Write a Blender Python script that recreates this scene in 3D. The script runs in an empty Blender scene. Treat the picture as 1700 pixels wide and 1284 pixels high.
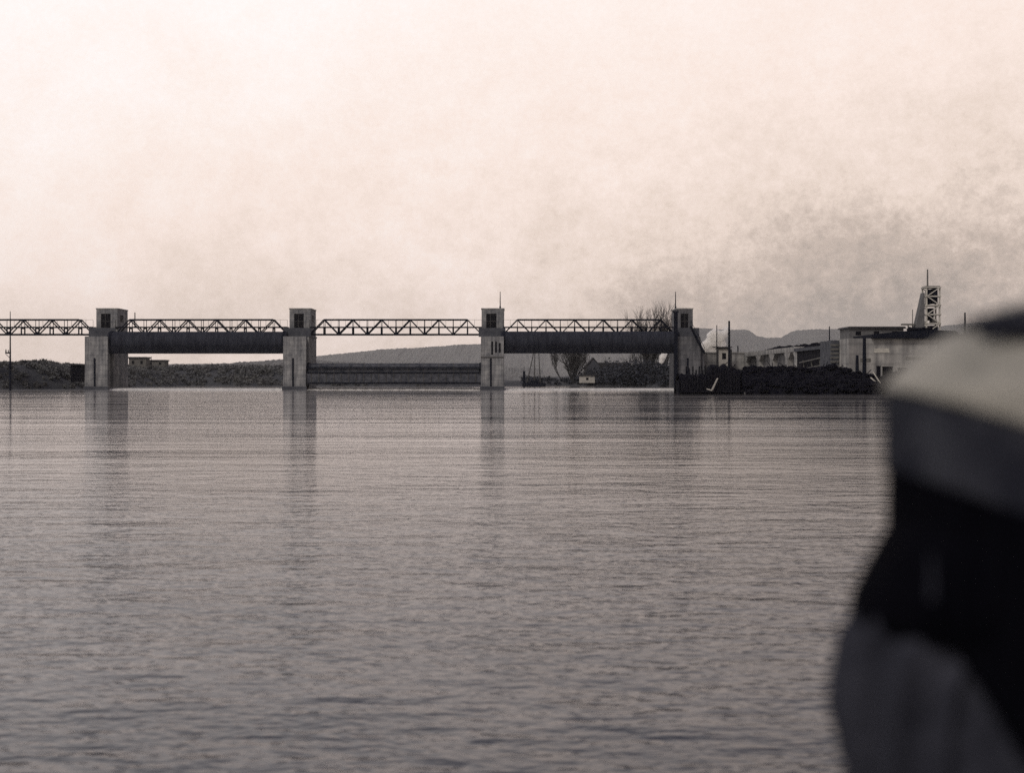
import bpy, bmesh, math, random
from mathutils import Vector, Matrix, noise
C = bpy.context.scene
R = math.radians
F = 2335.0                      # focal length in photo pixels
HZ = 631.0                      # horizon row of the photograph
CAMH = 2.0
def P(px, py, Y):               # a place in the world from a photo pixel and a distance
    return Vector(((px-850)*Y/F, Y, CAMH+(HZ-py)*Y/F))
def X(px, Y): return (px-850)*Y/F
def Z(py, Y): return CAMH+(HZ-py)*Y/F

# ------------------------------------------------------------------ camera
cd = bpy.data.cameras.new("Camera"); cam = bpy.data.objects.new("Camera", cd)
C.collection.objects.link(cam); C.camera = cam
cam.location = (0, 0, CAMH); cam.rotation_euler = (R(90), 0, 0)
cd.sensor_width = 36; cd.lens = 36*F/1700.0
cd.shift_y = -11/1700.0
cd.clip_start = 0.05; cd.clip_end = 20000
cd.dof.use_dof = True; cd.dof.focus_distance = 150; cd.dof.aperture_fstop = 2.1
# ------------------------------------------------------------------ world
W = bpy.data.worlds.new("World"); C.world = W; W.use_nodes = True
nt = W.node_tree; nt.nodes.clear()
def N(t, **k):
    n = nt.nodes.new(t)
    for a, b in k.items(): setattr(n, a, b)
    return n
def L(a, b): nt.links.new(a, b)
def mth(op, a, b=None, clamp=False):
    n = N('ShaderNodeMath', operation=op); n.use_clamp = clamp
    for i, v in enumerate((a, b)):
        if v is None: continue
        if isinstance(v, (int, float)): n.inputs[i].default_value = v
        else: L(v, n.inputs[i])
    return n.outputs[0]
SUN_EL, SUN_AZ = R(46), R(-148)          # azimuth measured from +Y towards +X
sky = N('ShaderNodeTexSky', sky_type='NISHITA'); sky.sun_disc = False
sky.sun_elevation = SUN_EL; sky.sun_rotation = SUN_AZ; sky.dust_density = 6; sky.air_density = 2
tc = N('ShaderNodeTexCoord'); sp = N('ShaderNodeSeparateXYZ'); L(tc.outputs['Generated'], sp.inputs[0])
mp = N('ShaderNodeMapping'); L(tc.outputs['Generated'], mp.inputs[0]); mp.inputs['Scale'].default_value = (1, 1, 1.15)
n1 = N('ShaderNodeTexNoise'); L(mp.outputs[0], n1.inputs[0]); n1.inputs['Scale'].default_value = 5; n1.inputs['Detail'].default_value = 6; n1.inputs['Roughness'].default_value = .55
n2 = N('ShaderNodeTexNoise'); L(mp.outputs[0], n2.inputs[0]); n2.inputs['Scale'].default_value = 85; n2.inputs['Detail'].default_value = 6; n2.inputs['Roughness'].default_value = .75
x, z = sp.outputs[0], mth('MAXIMUM', sp.outputs[2], 0.0)
base = mth('ADD', mth('MULTIPLY', x, -0.27), mth('MULTIPLY', mth('MINIMUM', z, .30), 1.0))
base = mth('ADD', base, 0.615)
# heavier cloud low in the sky to the right
dx = mth('SUBTRACT', x, .24); dz = mth('SUBTRACT', z, .03)
rr = mth('ADD', mth('MULTIPLY', mth('MULTIPLY', dx, dx), 26), mth('MULTIPLY', mth('MULTIPLY', dz, dz), 120))
blob = mth('MULTIPLY', mth('EXPONENT', mth('MULTIPLY', rr, -1)), .24)
base = mth('SUBTRACT', base, blob)
low = mth('SUBTRACT', 1.0, mth('MULTIPLY', z, 4.0), True)
n3 = N('ShaderNodeTexNoise'); L(mp.outputs[0], n3.inputs[0]); n3.inputs['Scale'].default_value = 17; n3.inputs['Detail'].default_value = 7; n3.inputs['Roughness'].default_value = .6
n4 = N('ShaderNodeTexNoise'); L(mp.outputs[0], n4.inputs[0]); n4.inputs['Scale'].default_value = 330; n4.inputs['Detail'].default_value = 2
a1 = mth('MULTIPLY', mth('SUBTRACT', n1.outputs[0], .5), mth('ADD', .16, mth('MULTIPLY', low, .36)))
a2 = mth('MULTIPLY', mth('SUBTRACT', n2.outputs[0], .5), mth('ADD', .12, mth('MULTIPLY', mth('MULTIPLY', low, mth('ADD', .38, x)), .85)))
a3 = mth('ADD', mth('MULTIPLY', mth('SUBTRACT', n3.outputs[0], .5), mth('ADD', .14, mth('MULTIPLY', low, .24))), mth('MULTIPLY', mth('SUBTRACT', n4.outputs[0], .5), .09))
base = mth('ADD', mth('ADD', base, a3), mth('ADD', a1, a2), True)
cr = N('ShaderNodeValToRGB'); L(base, cr.inputs[0])
e = cr.color_ramp.elements
e[0].position = .30; e[0].color = (.38, .325, .29, 1)
e[1].position = .97; e[1].color = (1.0, .935, .92, 1)
for p_, c_ in ((.48, (.57, .47, .41)), (.62, (.80, .665, .585)), (.76, (.93, .785, .715)), (.86, (.97, .86, .81))):
    q = cr.color_ramp.elements.new(p_); q.color = (*c_, 1)
hi = mth('MULTIPLY', mth('SUBTRACT', sp.outputs[2], .275), mth('ADD', 3.4, mth('MULTIPLY', x, 3.0)), True)
zen = N('ShaderNodeMix', data_type='RGBA'); L(hi, zen.inputs[0]); L(cr.outputs[0], zen.inputs[6]); zen.inputs[7].default_value = (.18, .175, .235, 1)  # unseen overhead sky darkened and blued so the near water reflects darker
skb = N('ShaderNodeMix', data_type='RGBA'); skb.inputs[0].default_value = .93
scl = N('ShaderNodeMix', data_type='RGBA', blend_type='MULTIPLY'); scl.inputs[0].default_value = 1
L(sky.outputs[0], scl.inputs[6]); scl.inputs[7].default_value = (.06, .052, .045, 1)
L(scl.outputs[2], skb.inputs[6]); L(zen.outputs[2], skb.inputs[7])
bg = N('ShaderNodeBackground'); L(skb.outputs[2], bg.inputs[0]); bg.inputs[1].default_value = 1.14
wo = N('ShaderNodeOutputWorld'); L(bg.outputs[0], wo.inputs[0])
# ------------------------------------------------------------------ sun
sl = bpy.data.lights.new("Sun", 'SUN'); sl.energy = 1.3; sl.angle = R(14); sl.color = (1, .93, .85)
so = bpy.data.objects.new("Sun", sl); C.collection.objects.link(so)
d = Vector((math.sin(SUN_AZ)*math.cos(SUN_EL), math.cos(SUN_AZ)*math.cos(SUN_EL), math.sin(SUN_EL)))
so.rotation_euler = (-d).to_track_quat('-Z', 'Y').to_euler(); so.location = (0, 0, 60)
C.view_settings.view_transform = 'Standard'; C.view_settings.look = 'None'
C.view_settings.exposure = 0; C.view_settings.gamma = 1; C.view_settings.use_curve_mapping = False
C.cycles.use_denoising = False
C.cycles.max_bounces = 10; C.cycles.volume_bounces = 8; C.cycles.diffuse_bounces = 3
C.cycles.transparent_max_bounces = 8; C.cycles.sample_clamp_indirect = 4

# ------------------------------------------------------------------ materials
MATS = {}
def mat(name, col, col2=None, scale=1.0, rough=.85, bump=.0, stretch=(1, 1, 1), lines=0, metal=0, spec=.3, contrast=(.35, .65), streak=0):
    if name in MATS: return MATS[name]
    m = bpy.data.materials.new(name); m.use_nodes = True; t = m.node_tree
    b = t.nodes['Principled BSDF']; b.inputs['Roughness'].default_value = rough; b.inputs['Metallic'].default_value = metal
    b.inputs['Specular IOR Level'].default_value = spec
    c2 = col2 or tuple(v*.7 for v in col)
    tc = t.nodes.new('ShaderNodeTexCoord'); mp = t.nodes.new('ShaderNodeMapping'); mp.inputs['Scale'].default_value = stretch
    t.links.new(tc.outputs['Object'], mp.inputs[0])
    n = t.nodes.new('ShaderNodeTexNoise'); n.inputs['Scale'].default_value = scale; n.inputs['Detail'].default_value = 8; n.inputs['Roughness'].default_value = .65
    t.links.new(mp.outputs[0], n.inputs[0])
    r = t.nodes.new('ShaderNodeValToRGB'); r.color_ramp.elements[0].position = contrast[0]; r.color_ramp.elements[1].position = contrast[1]
    r.color_ramp.elements[0].color = (*c2, 1); r.color_ramp.elements[1].color = (*col, 1)
    t.links.new(n.outputs[0], r.inputs[0]); out = r.outputs[0]
    if lines:                                    # form-board joints in concrete, z spacing
        wv = t.nodes.new('ShaderNodeTexWave'); wv.bands_direction = 'Z'; wv.inputs['Scale'].default_value = lines; wv.inputs['Distortion'].default_value = .6
        wv.inputs['Detail'].default_value = 2
        t.links.new(tc.outputs['Object'], wv.inputs[0])
        rp = t.nodes.new('ShaderNodeValToRGB'); rp.color_ramp.elements[0].color = (.62, .62, .64, 1); rp.color_ramp.elements[1].color = (1, 1, 1, 1)
        rp.color_ramp.elements[0].position = .0; rp.color_ramp.elements[1].position = .22
        t.links.new(wv.outputs[1], rp.inputs[0])
        mx = t.nodes.new('ShaderNodeMix'); mx.data_type = 'RGBA'; mx.blend_type = 'MULTIPLY'; mx.inputs[0].default_value = .45
        t.links.new(out, mx.inputs[6]); t.links.new(rp.outputs[0], mx.inputs[7]); out = mx.outputs[2]
    if streak:                                   # vertical water stains
        m2 = t.nodes.new('ShaderNodeMapping'); m2.inputs['Scale'].default_value = (1.3, 1.3, .08); t.links.new(tc.outputs['Object'], m2.inputs[0])
        n3 = t.nodes.new('ShaderNodeTexNoise'); n3.inputs['Scale'].default_value = streak; n3.inputs['Detail'].default_value = 5; t.links.new(m2.outputs[0], n3.inputs[0])
        rq = t.nodes.new('ShaderNodeValToRGB'); rq.color_ramp.elements[0].position = .38; rq.color_ramp.elements[1].position = .6
        rq.color_ramp.elements[0].color = (.55, .55, .57, 1); rq.color_ramp.elements[1].color = (1, 1, 1, 1); t.links.new(n3.outputs[0], rq.inputs[0])
        my = t.nodes.new('ShaderNodeMix'); my.data_type = 'RGBA'; my.blend_type = 'MULTIPLY'; my.inputs[0].default_value = .9
        t.links.new(out, my.inputs[6]); t.links.new(rq.outputs[0], my.inputs[7]); out = my.outputs[2]
    t.links.new(out, b.inputs['Base Color'])
    if bump:
        bp = t.nodes.new('ShaderNodeBump'); bp.inputs['Strength'].default_value = bump; bp.inputs['Distance'].default_value = .1
        t.links.new(n.outputs[0], bp.inputs['Height']); t.links.new(bp.outputs[0], b.inputs['Normal'])
    MATS[name] = m; return m
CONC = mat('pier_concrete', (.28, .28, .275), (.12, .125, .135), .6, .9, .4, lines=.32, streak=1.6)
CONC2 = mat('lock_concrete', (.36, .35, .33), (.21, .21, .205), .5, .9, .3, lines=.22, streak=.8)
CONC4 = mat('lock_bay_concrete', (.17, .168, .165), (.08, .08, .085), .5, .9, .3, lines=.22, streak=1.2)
CONC3 = mat('shaded_pier_concrete', (.15, .15, .155), (.07, .073, .083), .5, .9, .4, lines=.32, streak=1.5)  # right pier's shade put into a darker copy of the concrete
GREYW = mat('grey_boards', (.13, .13, .13), (.08, .08, .085), 1.2, .9)
CONCD = mat('dark_concrete', (.07, .074, .085), (.035, .038, .048), .8, .9, .3)
STEEL = mat('dark_steel', (.010, .012, .020), (.005, .006, .011), 1.5, .9, spec=.1)
STEELG = mat('weathered_steel', (.075, .073, .07), (.035, .035, .038), 1.5, .7)
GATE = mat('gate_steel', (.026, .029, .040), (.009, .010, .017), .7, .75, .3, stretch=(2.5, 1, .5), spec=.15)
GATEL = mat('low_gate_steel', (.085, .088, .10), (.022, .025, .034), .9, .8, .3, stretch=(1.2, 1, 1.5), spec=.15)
GLASS = mat('dark_window', (.006, .006, .010), (.004, .004, .006), 2, .6, spec=.1)
WOODD = mat('dark_timber', (.012, .012, .017), (.004, .004, .007), 1.4, .95, .6, stretch=(2.2, 2.2, .25), spec=.08)
WOODP = mat('pale_timber', (.50, .48, .43), (.32, .31, .28), 2, .85)
WOODM = mat('grey_timber', (.13, .125, .115), (.07, .07, .068), 2, .85)
EARTH = mat('earth', (.07, .066, .06), (.03, .029, .03), .25, .95, .8)
BANK = mat('bank_soil', (.06, .062, .066), (.028, .03, .037), .6, .95, .8)
LEAF = mat('scrub_leaf', (.125, .125, .12), (.06, .063, .07), .35, .9)
LEAFD = mat('dark_leaf', (.035, .038, .046), (.014, .016, .024), .35, .9)
BARK = mat('bark', (.045, .043, .043), (.025, .024, .026), 2, .95)
HILL = mat('far_woods', (.13, .13, .125), (.10, .10, .10), .006, 1, 0)  # woods colour lightened to carry part of the distance haze
ROOF = mat('dark_roof', (.035, .034, .038), (.02, .02, .024), 2, .8)
PLAST = mat('pale_plaster', (.40, .38, .34), (.28, .27, .25), 1, .9)
COAL = mat('coal', (.011, .011, .016), (.003, .003, .006), 1.2, 1, .8, spec=.05)
FOAM = mat('foam', (.7, .68, .65), (.4, .4, .4), 2, .8, .5)

# ------------------------------------------------------------------ mesh helper
class MB:
    def __init__(s): s.v = []; s.f = []
    def add(s, vs, fs):
        o = len(s.v); s.v += [tuple(v) for v in vs]; s.f += [tuple(o+i for i in f) for f in fs]; return s
    def box(s, x0, x1, y0, y1, z0, z1):
        vs = [(x, y, z) for z in (z0, z1) for y in (y0, y1) for x in (x0, x1)]
        return s.add(vs, [(0, 2, 3, 1), (4, 5, 7, 6), (0, 1, 5, 4), (2, 6, 7, 3), (0, 4, 6, 2), (1, 3, 7, 5)])
    def prism(s, pts, y0, y1):                     # outline in x,z pulled along y
        n = len(pts); vs = [(x, y0, z) for x, z in pts]+[(x, y1, z) for x, z in pts]
        return s.add(vs, [tuple(range(n)), tuple(range(2*n-1, n-1, -1))]+[(i, (i+1) % n+0, (i+1) % n+n, i+n)[::-1] for i in range(n)])
    def prismx(s, pts, x0, x1):                    # outline in y,z pulled along x
        n = len(pts); vs = [(x0, y, z) for y, z in pts]+[(x1, y, z) for y, z in pts]
        return s.add(vs, [tuple(range(n)), tuple(range(2*n-1, n-1, -1))]+[(i, (i+1) % n, (i+1) % n+n, i+n)[::-1] for i in range(n)])
    def bar(s, a, b, r0, r1=None, n=4, cap=True):
        a = Vector(a); b = Vector(b); r1 = r0 if r1 is None else r1
        d = (b-a); 
        if d.length < 1e-6: return s
        d.normalize(); u = d.cross(Vector((0, 0, 1)) if abs(d.z) < .9 else Vector((0, 1, 0))).normalized(); w = d.cross(u)
        vs = []
        for c, r in ((a, r0), (b, r1)):
            for i in range(n):
                t = 2*math.pi*(i+.5)/n; vs.append(c+(u*math.cos(t)+w*math.sin(t))*r)
        fs = [(i, (i+1) % n, n+(i+1) % n, n+i) for i in range(n)]
        if cap: fs += [tuple(range(n-1, -1, -1)), tuple(range(n, 2*n))]
        return s.add(vs, fs)
    def loft(s, rings, cap=True, closed=True):
        n = len(rings[0]); o = len(s.v); s.v += [tuple(p) for r in rings for p in r]
        m = n if closed else n-1
        for k in range(len(rings)-1):
            for i in range(m):
                a = o+k*n; s.f.append((a+i, a+(i+1) % n, a+n+(i+1) % n, a+n+i))
        if cap: s.f.append(tuple(o+i for i in range(n-1, -1, -1))); s.f.append(tuple(o+(len(rings)-1)*n+i for i in range(n)))
        return s
    def build(s, name, m, parent=None, smooth=False, loc=None):
        me = bpy.data.meshes.new(name); me.from_pydata(s.v, [], s.f); me.validate(); me.materials.append(m)
        bm = bmesh.new(); bm.from_mesh(me); bmesh.ops.recalc_face_normals(bm, faces=bm.faces)
        if smooth:
            for f in bm.faces: f.smooth = True
        bm.to_mesh(me); bm.free()
        o = bpy.data.objects.new(name, me); C.collection.objects.link(o)
        if parent: o.parent = parent
        if loc: o.location = loc
        return o
def tag(o, label=None, cat=None, group=None, kind=None):
    if label: o['label'] = label
    if cat: o['category'] = cat
    if group: o['group'] = group
    if kind: o['kind'] = kind
    return o
def thing(name, label, cat, loc=(0, 0, 0), rz=0, group=None):
    o = bpy.data.objects.new(name, None); C.collection.objects.link(o); o.location = loc; o.rotation_euler = (0, 0, rz)
    o.empty_display_size = .5
    return tag(o, label, cat, group)
def copy_tree(o, parent=None):
    c = o.copy(); C.collection.objects.link(c); c.parent = parent
    for ch in [q for q in C.objects if q.parent == o]: copy_tree(ch, c)
    return c
def copypart(o, parent, loc):
    c = o.copy(); C.collection.objects.link(c); c.parent = parent; c.location = loc; return c

# ------------------------------------------------------------------ water
def water():
    m = bpy.data.materials.new('river_water'); m.use_nodes = True; t = m.node_tree; b = t.nodes['Principled BSDF']
    b.inputs['Base Color'].default_value = (.022, .026, .038, 1); b.inputs['IOR'].default_value = 1.20; b.inputs['Specular Tint'].default_value = (.90, .94, 1, 1)
    g = t.nodes.new('ShaderNodeNewGeometry'); 
    def nz(scale, st, det=3, rough=.55):
        mp = t.nodes.new('ShaderNodeMapping'); mp.inputs['Scale'].default_value = st; mp.inputs['Rotation'].default_value = (0, 0, R(4)); t.links.new(g.outputs['Position'], mp.inputs[0])
        n = t.nodes.new('ShaderNodeTexNoise'); n.inputs['Scale'].default_value = scale; n.inputs['Detail'].default_value = det; n.inputs['Roughness'].default_value = rough
        t.links.new(mp.outputs[0], n.inputs[0]); return n.outputs[0]
    def mt(op, a, c=None, clamp=False):
        n = t.nodes.new('ShaderNodeMath'); n.operation = op; n.use_clamp = clamp
        for i, v in enumerate((a, c)):
            if v is None: continue
            if isinstance(v, (int, float)): n.inputs[i].default_value = v
            else: t.links.new(v, n.inputs[i])
        return n.outputs[0]
    sp = t.nodes.new('ShaderNodeSeparateXYZ'); t.links.new(g.outputs['Position'], sp.inputs[0])
    ripple = nz(1.3, (.6, 1.5, 1), 4, .65)
    swell = nz(.22, (.35, 1.3, 1), 3)
    fine = nz(5, (.6, 1.2, 1), 3)
    longw = nz(.5, (.16, 1.3, 1), 4, .65)
    cross = nz(.8, (1, 1.15, 1), 4, .65)
    gust = nz(.018, (.35, 1.6, 1), 3, .6)           # wind-ruffled and calm lanes
    # ruffled reach between about 50 m and the weir, calmer lane nearer
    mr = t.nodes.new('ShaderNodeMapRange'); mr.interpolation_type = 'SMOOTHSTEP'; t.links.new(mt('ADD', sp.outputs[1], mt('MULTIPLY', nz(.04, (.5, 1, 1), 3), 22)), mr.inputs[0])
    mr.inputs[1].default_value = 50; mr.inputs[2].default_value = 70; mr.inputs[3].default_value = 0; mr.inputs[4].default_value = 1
    gm = t.nodes.new('ShaderNodeMapRange'); t.links.new(gust, gm.inputs[0]); gm.inputs[1].default_value = .35; gm.inputs[2].default_value = .65
    m3 = t.nodes.new('ShaderNodeMapRange'); m3.interpolation_type = 'SMOOTHSTEP'; t.links.new(sp.outputs[1], m3.inputs[0])
    m3.inputs[1].default_value = 34; m3.inputs[2].default_value = 12; m3.inputs[3].default_value = 0; m3.inputs[4].default_value = .55
    zone = mt('ADD', mt('MULTIPLY', mr.outputs[0], -.14), mt('MULTIPLY', m3.outputs[0], 1.35))
    calm = mt('ADD', zone, mt('MULTIPLY', gm.outputs[0], mt('SUBTRACT', .46, mt('MULTIPLY', mr.outputs[0], .28))))
    amp = mt('ADD', .15, calm)
    # sky sheen painted into the base colour as pale far streaks, with fainter silt patches
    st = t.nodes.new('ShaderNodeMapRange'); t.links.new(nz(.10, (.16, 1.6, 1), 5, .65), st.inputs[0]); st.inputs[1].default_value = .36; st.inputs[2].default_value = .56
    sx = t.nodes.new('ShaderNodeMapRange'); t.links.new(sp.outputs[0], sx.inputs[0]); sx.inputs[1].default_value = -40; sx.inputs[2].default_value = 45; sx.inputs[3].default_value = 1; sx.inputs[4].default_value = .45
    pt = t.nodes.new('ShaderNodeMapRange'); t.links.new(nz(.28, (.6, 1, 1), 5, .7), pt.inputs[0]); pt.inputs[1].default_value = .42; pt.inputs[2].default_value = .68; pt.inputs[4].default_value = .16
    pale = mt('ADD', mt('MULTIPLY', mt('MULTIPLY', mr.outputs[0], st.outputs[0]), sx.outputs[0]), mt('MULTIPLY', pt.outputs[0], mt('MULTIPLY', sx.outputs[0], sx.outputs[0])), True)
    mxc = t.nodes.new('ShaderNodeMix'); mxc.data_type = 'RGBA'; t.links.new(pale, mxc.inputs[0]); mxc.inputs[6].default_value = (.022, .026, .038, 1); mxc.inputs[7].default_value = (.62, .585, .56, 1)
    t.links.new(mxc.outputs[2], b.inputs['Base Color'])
    h = mt('ADD', mt('ADD', mt('MULTIPLY', ripple, .08), mt('ADD', mt('ADD', mt('MULTIPLY', swell, .10), mt('MULTIPLY', cross, .12)), mt('MULTIPLY', mt('MULTIPLY', longw, mr.outputs[0]), .30))), mt('MULTIPLY', fine, .012))
    h = mt('MULTIPLY', h, amp)
    long2 = nz(.16, (.12, 1.2, 1), 3, .5)
    h = mt('ADD', h, mt('ADD', mt('MULTIPLY', longw, .028), mt('MULTIPLY', long2, .11)))
    bp = t.nodes.new('ShaderNodeBump'); bp.inputs['Strength'].default_value = 1; bp.inputs['Distance'].default_value = .55
    t.links.new(h, bp.inputs['Height']); t.links.new(bp.outputs[0], b.inputs['Normal'])
    t.links.new(mt('ADD', .04, mt('MULTIPLY', calm, .06)), b.inputs['Roughness'])
    xs = [-9200, -1200, -400, -150, 0, 150, 400, 1200, 9200]; ys = [-900, -100, 0, 40, 100, 200, 400, 1000, 9400]
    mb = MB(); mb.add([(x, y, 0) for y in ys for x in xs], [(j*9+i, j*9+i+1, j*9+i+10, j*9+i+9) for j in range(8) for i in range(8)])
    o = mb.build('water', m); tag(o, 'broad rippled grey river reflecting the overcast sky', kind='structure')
water()

# ------------------------------------------------------------------ ground and hills
def fb(x, y, s=1.0, o=4, seed=0):
    return noise.fractal(Vector((x*s+seed*17.3, y*s-seed*9.1, seed*3.7)), 1.0, 2.0, o)
def sst(a, b, v):
    t = max(0, min(1, (v-a)/(b-a))); return t*t*(3-2*t)
def shoreY(x):                                      # where the water ends upriver of the dam
    s = 455+22*fb(x, 0, .01, 3, 2)
    if x > 0: s += 45*sst(0, 30, x)-95*sst(14, 44, x)
    return s
def gh(x, y):
    top = 5.2 if x < -30 else 5.2-4.0*sst(-30, 0, x)+2.2*sst(22, 60, x)
    h = -2.5+(top+2.5)*sst(-4, 16, y-shoreY(x))
    # left bank reaching down past the dam
    edge = -92-10*sst(300, 420, y)+5*fb(y, 0, .03, 3, 5)+ -60*sst(300, 255, y)
    hl = -2.5+(5.0+2.5)*sst(0, 14, edge-x) if y > 235 else -2.5
    h = max(h, hl)
    # right bank behind the lock
    hr = -2.5+(6.5+2.5)*sst(52, 60, x) if y > 205 else -2.5
    h = max(h, hr)
    if h > 0: h += .5*fb(x, y, .08, 4, 1)+.25*fb(x, y, .4, 3, 3)
    return h
def ground():
    xs = []; x = -9000
    while x < 9000:
        xs.append(x); ax = abs(x+10); x += 3 if ax < 140 else (25 if ax < 500 else 400)
    ys = []; y = 236
    while y < 9000:
        ys.append(y); y += 3 if y < 560 else (20 if y < 900 else 250)
    mb = MB(); n = len(xs)
    mb.add([(x, y, gh(x, y)) for y in ys for x in xs], [(j*n+i, j*n+i+1, (j+1)*n+i+1, (j+1)*n+i) for j in range(len(ys)-1) for i in range(n-1)])
    tag(mb.build('ground', BANK, smooth=True), 'low scrub covered river banks behind the dam', kind='structure')
ground()
def ridge(name, label, prof, Y, depth, seed, jag, m=HILL):
    """wooded bluff: crest follows the skyline, front slope falls towards the river"""
    pts = []; 
    for k in range(len(prof)-1):
        (xa, ya), (xb, yb) = prof[k], prof[k+1]; st = max(2, int((xb-xa)/2.2))
        for i in range(st): t = i/st; pts.append((xa+(xb-xa)*t, ya+(yb-ya)*t))
    pts.append(prof[-1])
    rows = []
    for s in (0, .15, .35, .55, .75, .9, 1.0, 1.25, 1.7):
        r = []
        for (px, py) in pts:
            yy = Y-depth*(1-s)+ (depth*.05*fb(px*1.0, s*40, .05, 3, seed))
            zt = Z(py, Y)+ jag*fb(px*3.1, s*9, .12, 4, seed)
            zz = zt*(s**.9 if s <= 1 else 1-(s-1)*.5)
            if 0 < s < 1: zz += jag*1.2*fb(px*2, s*60, .08, 4, seed+3)
            rows_x = (px-850)*Y/F*(yy/Y if False else 1)
            r.append((rows_x, yy, zz if s > 0 else 0))
        rows.append(r)
    mb = MB(); mb.loft(rows, cap=False, closed=False)
    tag(mb.build(name, m, smooth=False), label, kind='structure')
ridge('hills', 'long grey wooded bluff rising behind the dam', [(-900, 560), (-300, 580), (100, 606), (380, 604), (470, 597), (560, 588), (640, 580), (700, 577), (730, 575), (770, 572), (800, 571), (900, 568), (1000, 566), (1080, 558), (1140, 549), (1165, 545), (1180, 546), (1205, 548), (1238, 547), (1244, 549), (1253, 557), (1268, 561), (1296, 561), (1304, 557), (1312, 552), (1322, 549), (1345, 547), (1400, 546), (1440, 550), (1540, 552), (1565, 541), (1600, 538), (1700, 530), (1900, 520), (2600, 540)], 8600, 1500, 1, 4.0)
ridge('far_tree_line', 'faint pale tree line low on the far bank', [(-200, 609), (200, 608), (330, 606), (385, 603), (400, 601), (430, 600), (450, 598), (480, 596), (540, 599), (600, 603), (700, 605), (900, 612)], 3600, 400, 4, 3)

# ------------------------------------------------------------------ foliage
def leaves(mb, c, rad, n, size, rnd, flat=1.0):
    for _ in range(n):
        while True:
            p = Vector((rnd.uniform(-1, 1), rnd.uniform(-1, 1), rnd.uniform(-1, 1)))
            if p.length < 1: break
        q = Vector((c[0]+p.x*rad[0], c[1]+p.y*rad[1], c[2]+p.z*rad[2]))
        a = Vector((rnd.gauss(0, 1), rnd.gauss(0, 1), rnd.gauss(0, 1))).normalized(); b = a.orthogonal().normalized(); s = size*rnd.uniform(.5, 1.3)
        k = len(mb.v); mb.v += [tuple(q+a*s), tuple(q+b*s*.7), tuple(q-a*s), tuple(q-b*s*.6)]; mb.f.append((k, k+1, k+2, k+3))
def scrub(name, label, region, n, hmax, m, seed, size=.35):
    rnd = random.Random(seed); mb = MB(); c = 0
    while c < n:
        x, y = region(rnd)
        g = gh(x, y)
        if g < .15: continue
        d = fb(x, y, .06, 3, seed)
        if rnd.random() > .55+1.2*d: continue
        h = hmax*(.35+.65*rnd.random())*(.7+.6*max(0, .5+d))
        leaves(mb, (x, y, g+h*.45), (h*.75, h*.75, h*.55), 34, size, rnd)
        for _ in range(3): mb.bar((x, y, g), (x+rnd.uniform(-.5, .5)*h, y+rnd.uniform(-.3, .3)*h, g+h*rnd.uniform(.9, 1.25)), .05, .015, 3, False)
        c += 1
    tag(mb.build(name, m), label, kind='stuff')
scrub('scrub', 'tangled grey scrub covering the left bank beyond the dam', lambda r: (lambda x: (x, shoreY(x)+r.uniform(0, 1)**1.6*60+2))(r.uniform(-150, -14)), 1500, 2.0, LEAF, 3)
scrub('scrub', 'tangled scrub on the near left bank before the first pier', lambda r: (r.uniform(-150, -92), r.uniform(250, 420)), 1100, 1.0, LEAF, 5, .3)
scrub('scrub', 'dark thicket along the shore behind the right end of the dam', lambda r: (lambda x: (x, shoreY(x)+r.uniform(2, 45)))(r.uniform(4, 52)), 420, 2.2, LEAFD, 9)
scrub('scrub', 'grey scrub on the bank slope just right of the leftmost pier in view', lambda r: (r.uniform(-135, -80), r.uniform(300, 475)), 900, 1.4, LEAF, 23)
scrub('scrub', 'grey scrub on the near left bank at the waterline', lambda r: (r.uniform(-128, -90), r.uniform(238, 330)), 700, 1.1, LEAF, 29, .3)
scrub('thicket', 'tall dark thicket of bushes filling the shore in front of the gabled house', lambda r: (lambda x: (x, shoreY(x)+r.uniform(3, 18)))(r.uniform(25, 48)), 260, 5.6, LEAFD, 19, .45)
def bare_tree(label, base, height, spread, seed, lean=(0, 0), group=None, depth=7, r0=None, forks=2, m=BARK):
    rnd = random.Random(seed); t = thing('bare_tree', label, 'tree', base, 0, group); tr = MB(); br = MB()
    r0 = r0 or height*.022
    def grow(p, d, l, r, k):
        steps = 3; q = p
        for s in range(steps):
            d = (d+Vector((rnd.gauss(0, .09), rnd.gauss(0, .09), .04))).normalized(); e2 = q+d*l/steps
            (tr if k == 0 else br).bar(q, e2, r*(1-.3*s/steps), r*(1-.3*(s+1)/steps), 5 if k < 3 else 3, False); q = e2
            if k > 1 and k < depth and rnd.random() < .6:
                sd = (d+Vector((rnd.gauss(0, .8), rnd.gauss(0, .8), rnd.gauss(.1, .4)))).normalized()
                grow(q, sd, l*.55, r*.5, k+2)
        if k < depth:
            for i in range(forks if k else forks+1):
                a = rnd.uniform(.22, .62)*spread; ph = rnd.uniform(0, 2*math.pi)
                u = d.orthogonal().normalized(); w = d.cross(u)
                nd = (d*math.cos(a)+(u*math.cos(ph)+w*math.sin(ph))*math.sin(a)+Vector((0, 0, .12))).normalized()
                grow(q, nd, l*rnd.uniform(.68, .86), r*.64, k+1)
    grow(Vector((0, 0, -.3)), Vector((lean[0], lean[1], 1)).normalized(), height*.24, r0, 0)
    tr.build('trunk', m, t); br.build('crown', m, t); return t
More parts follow.
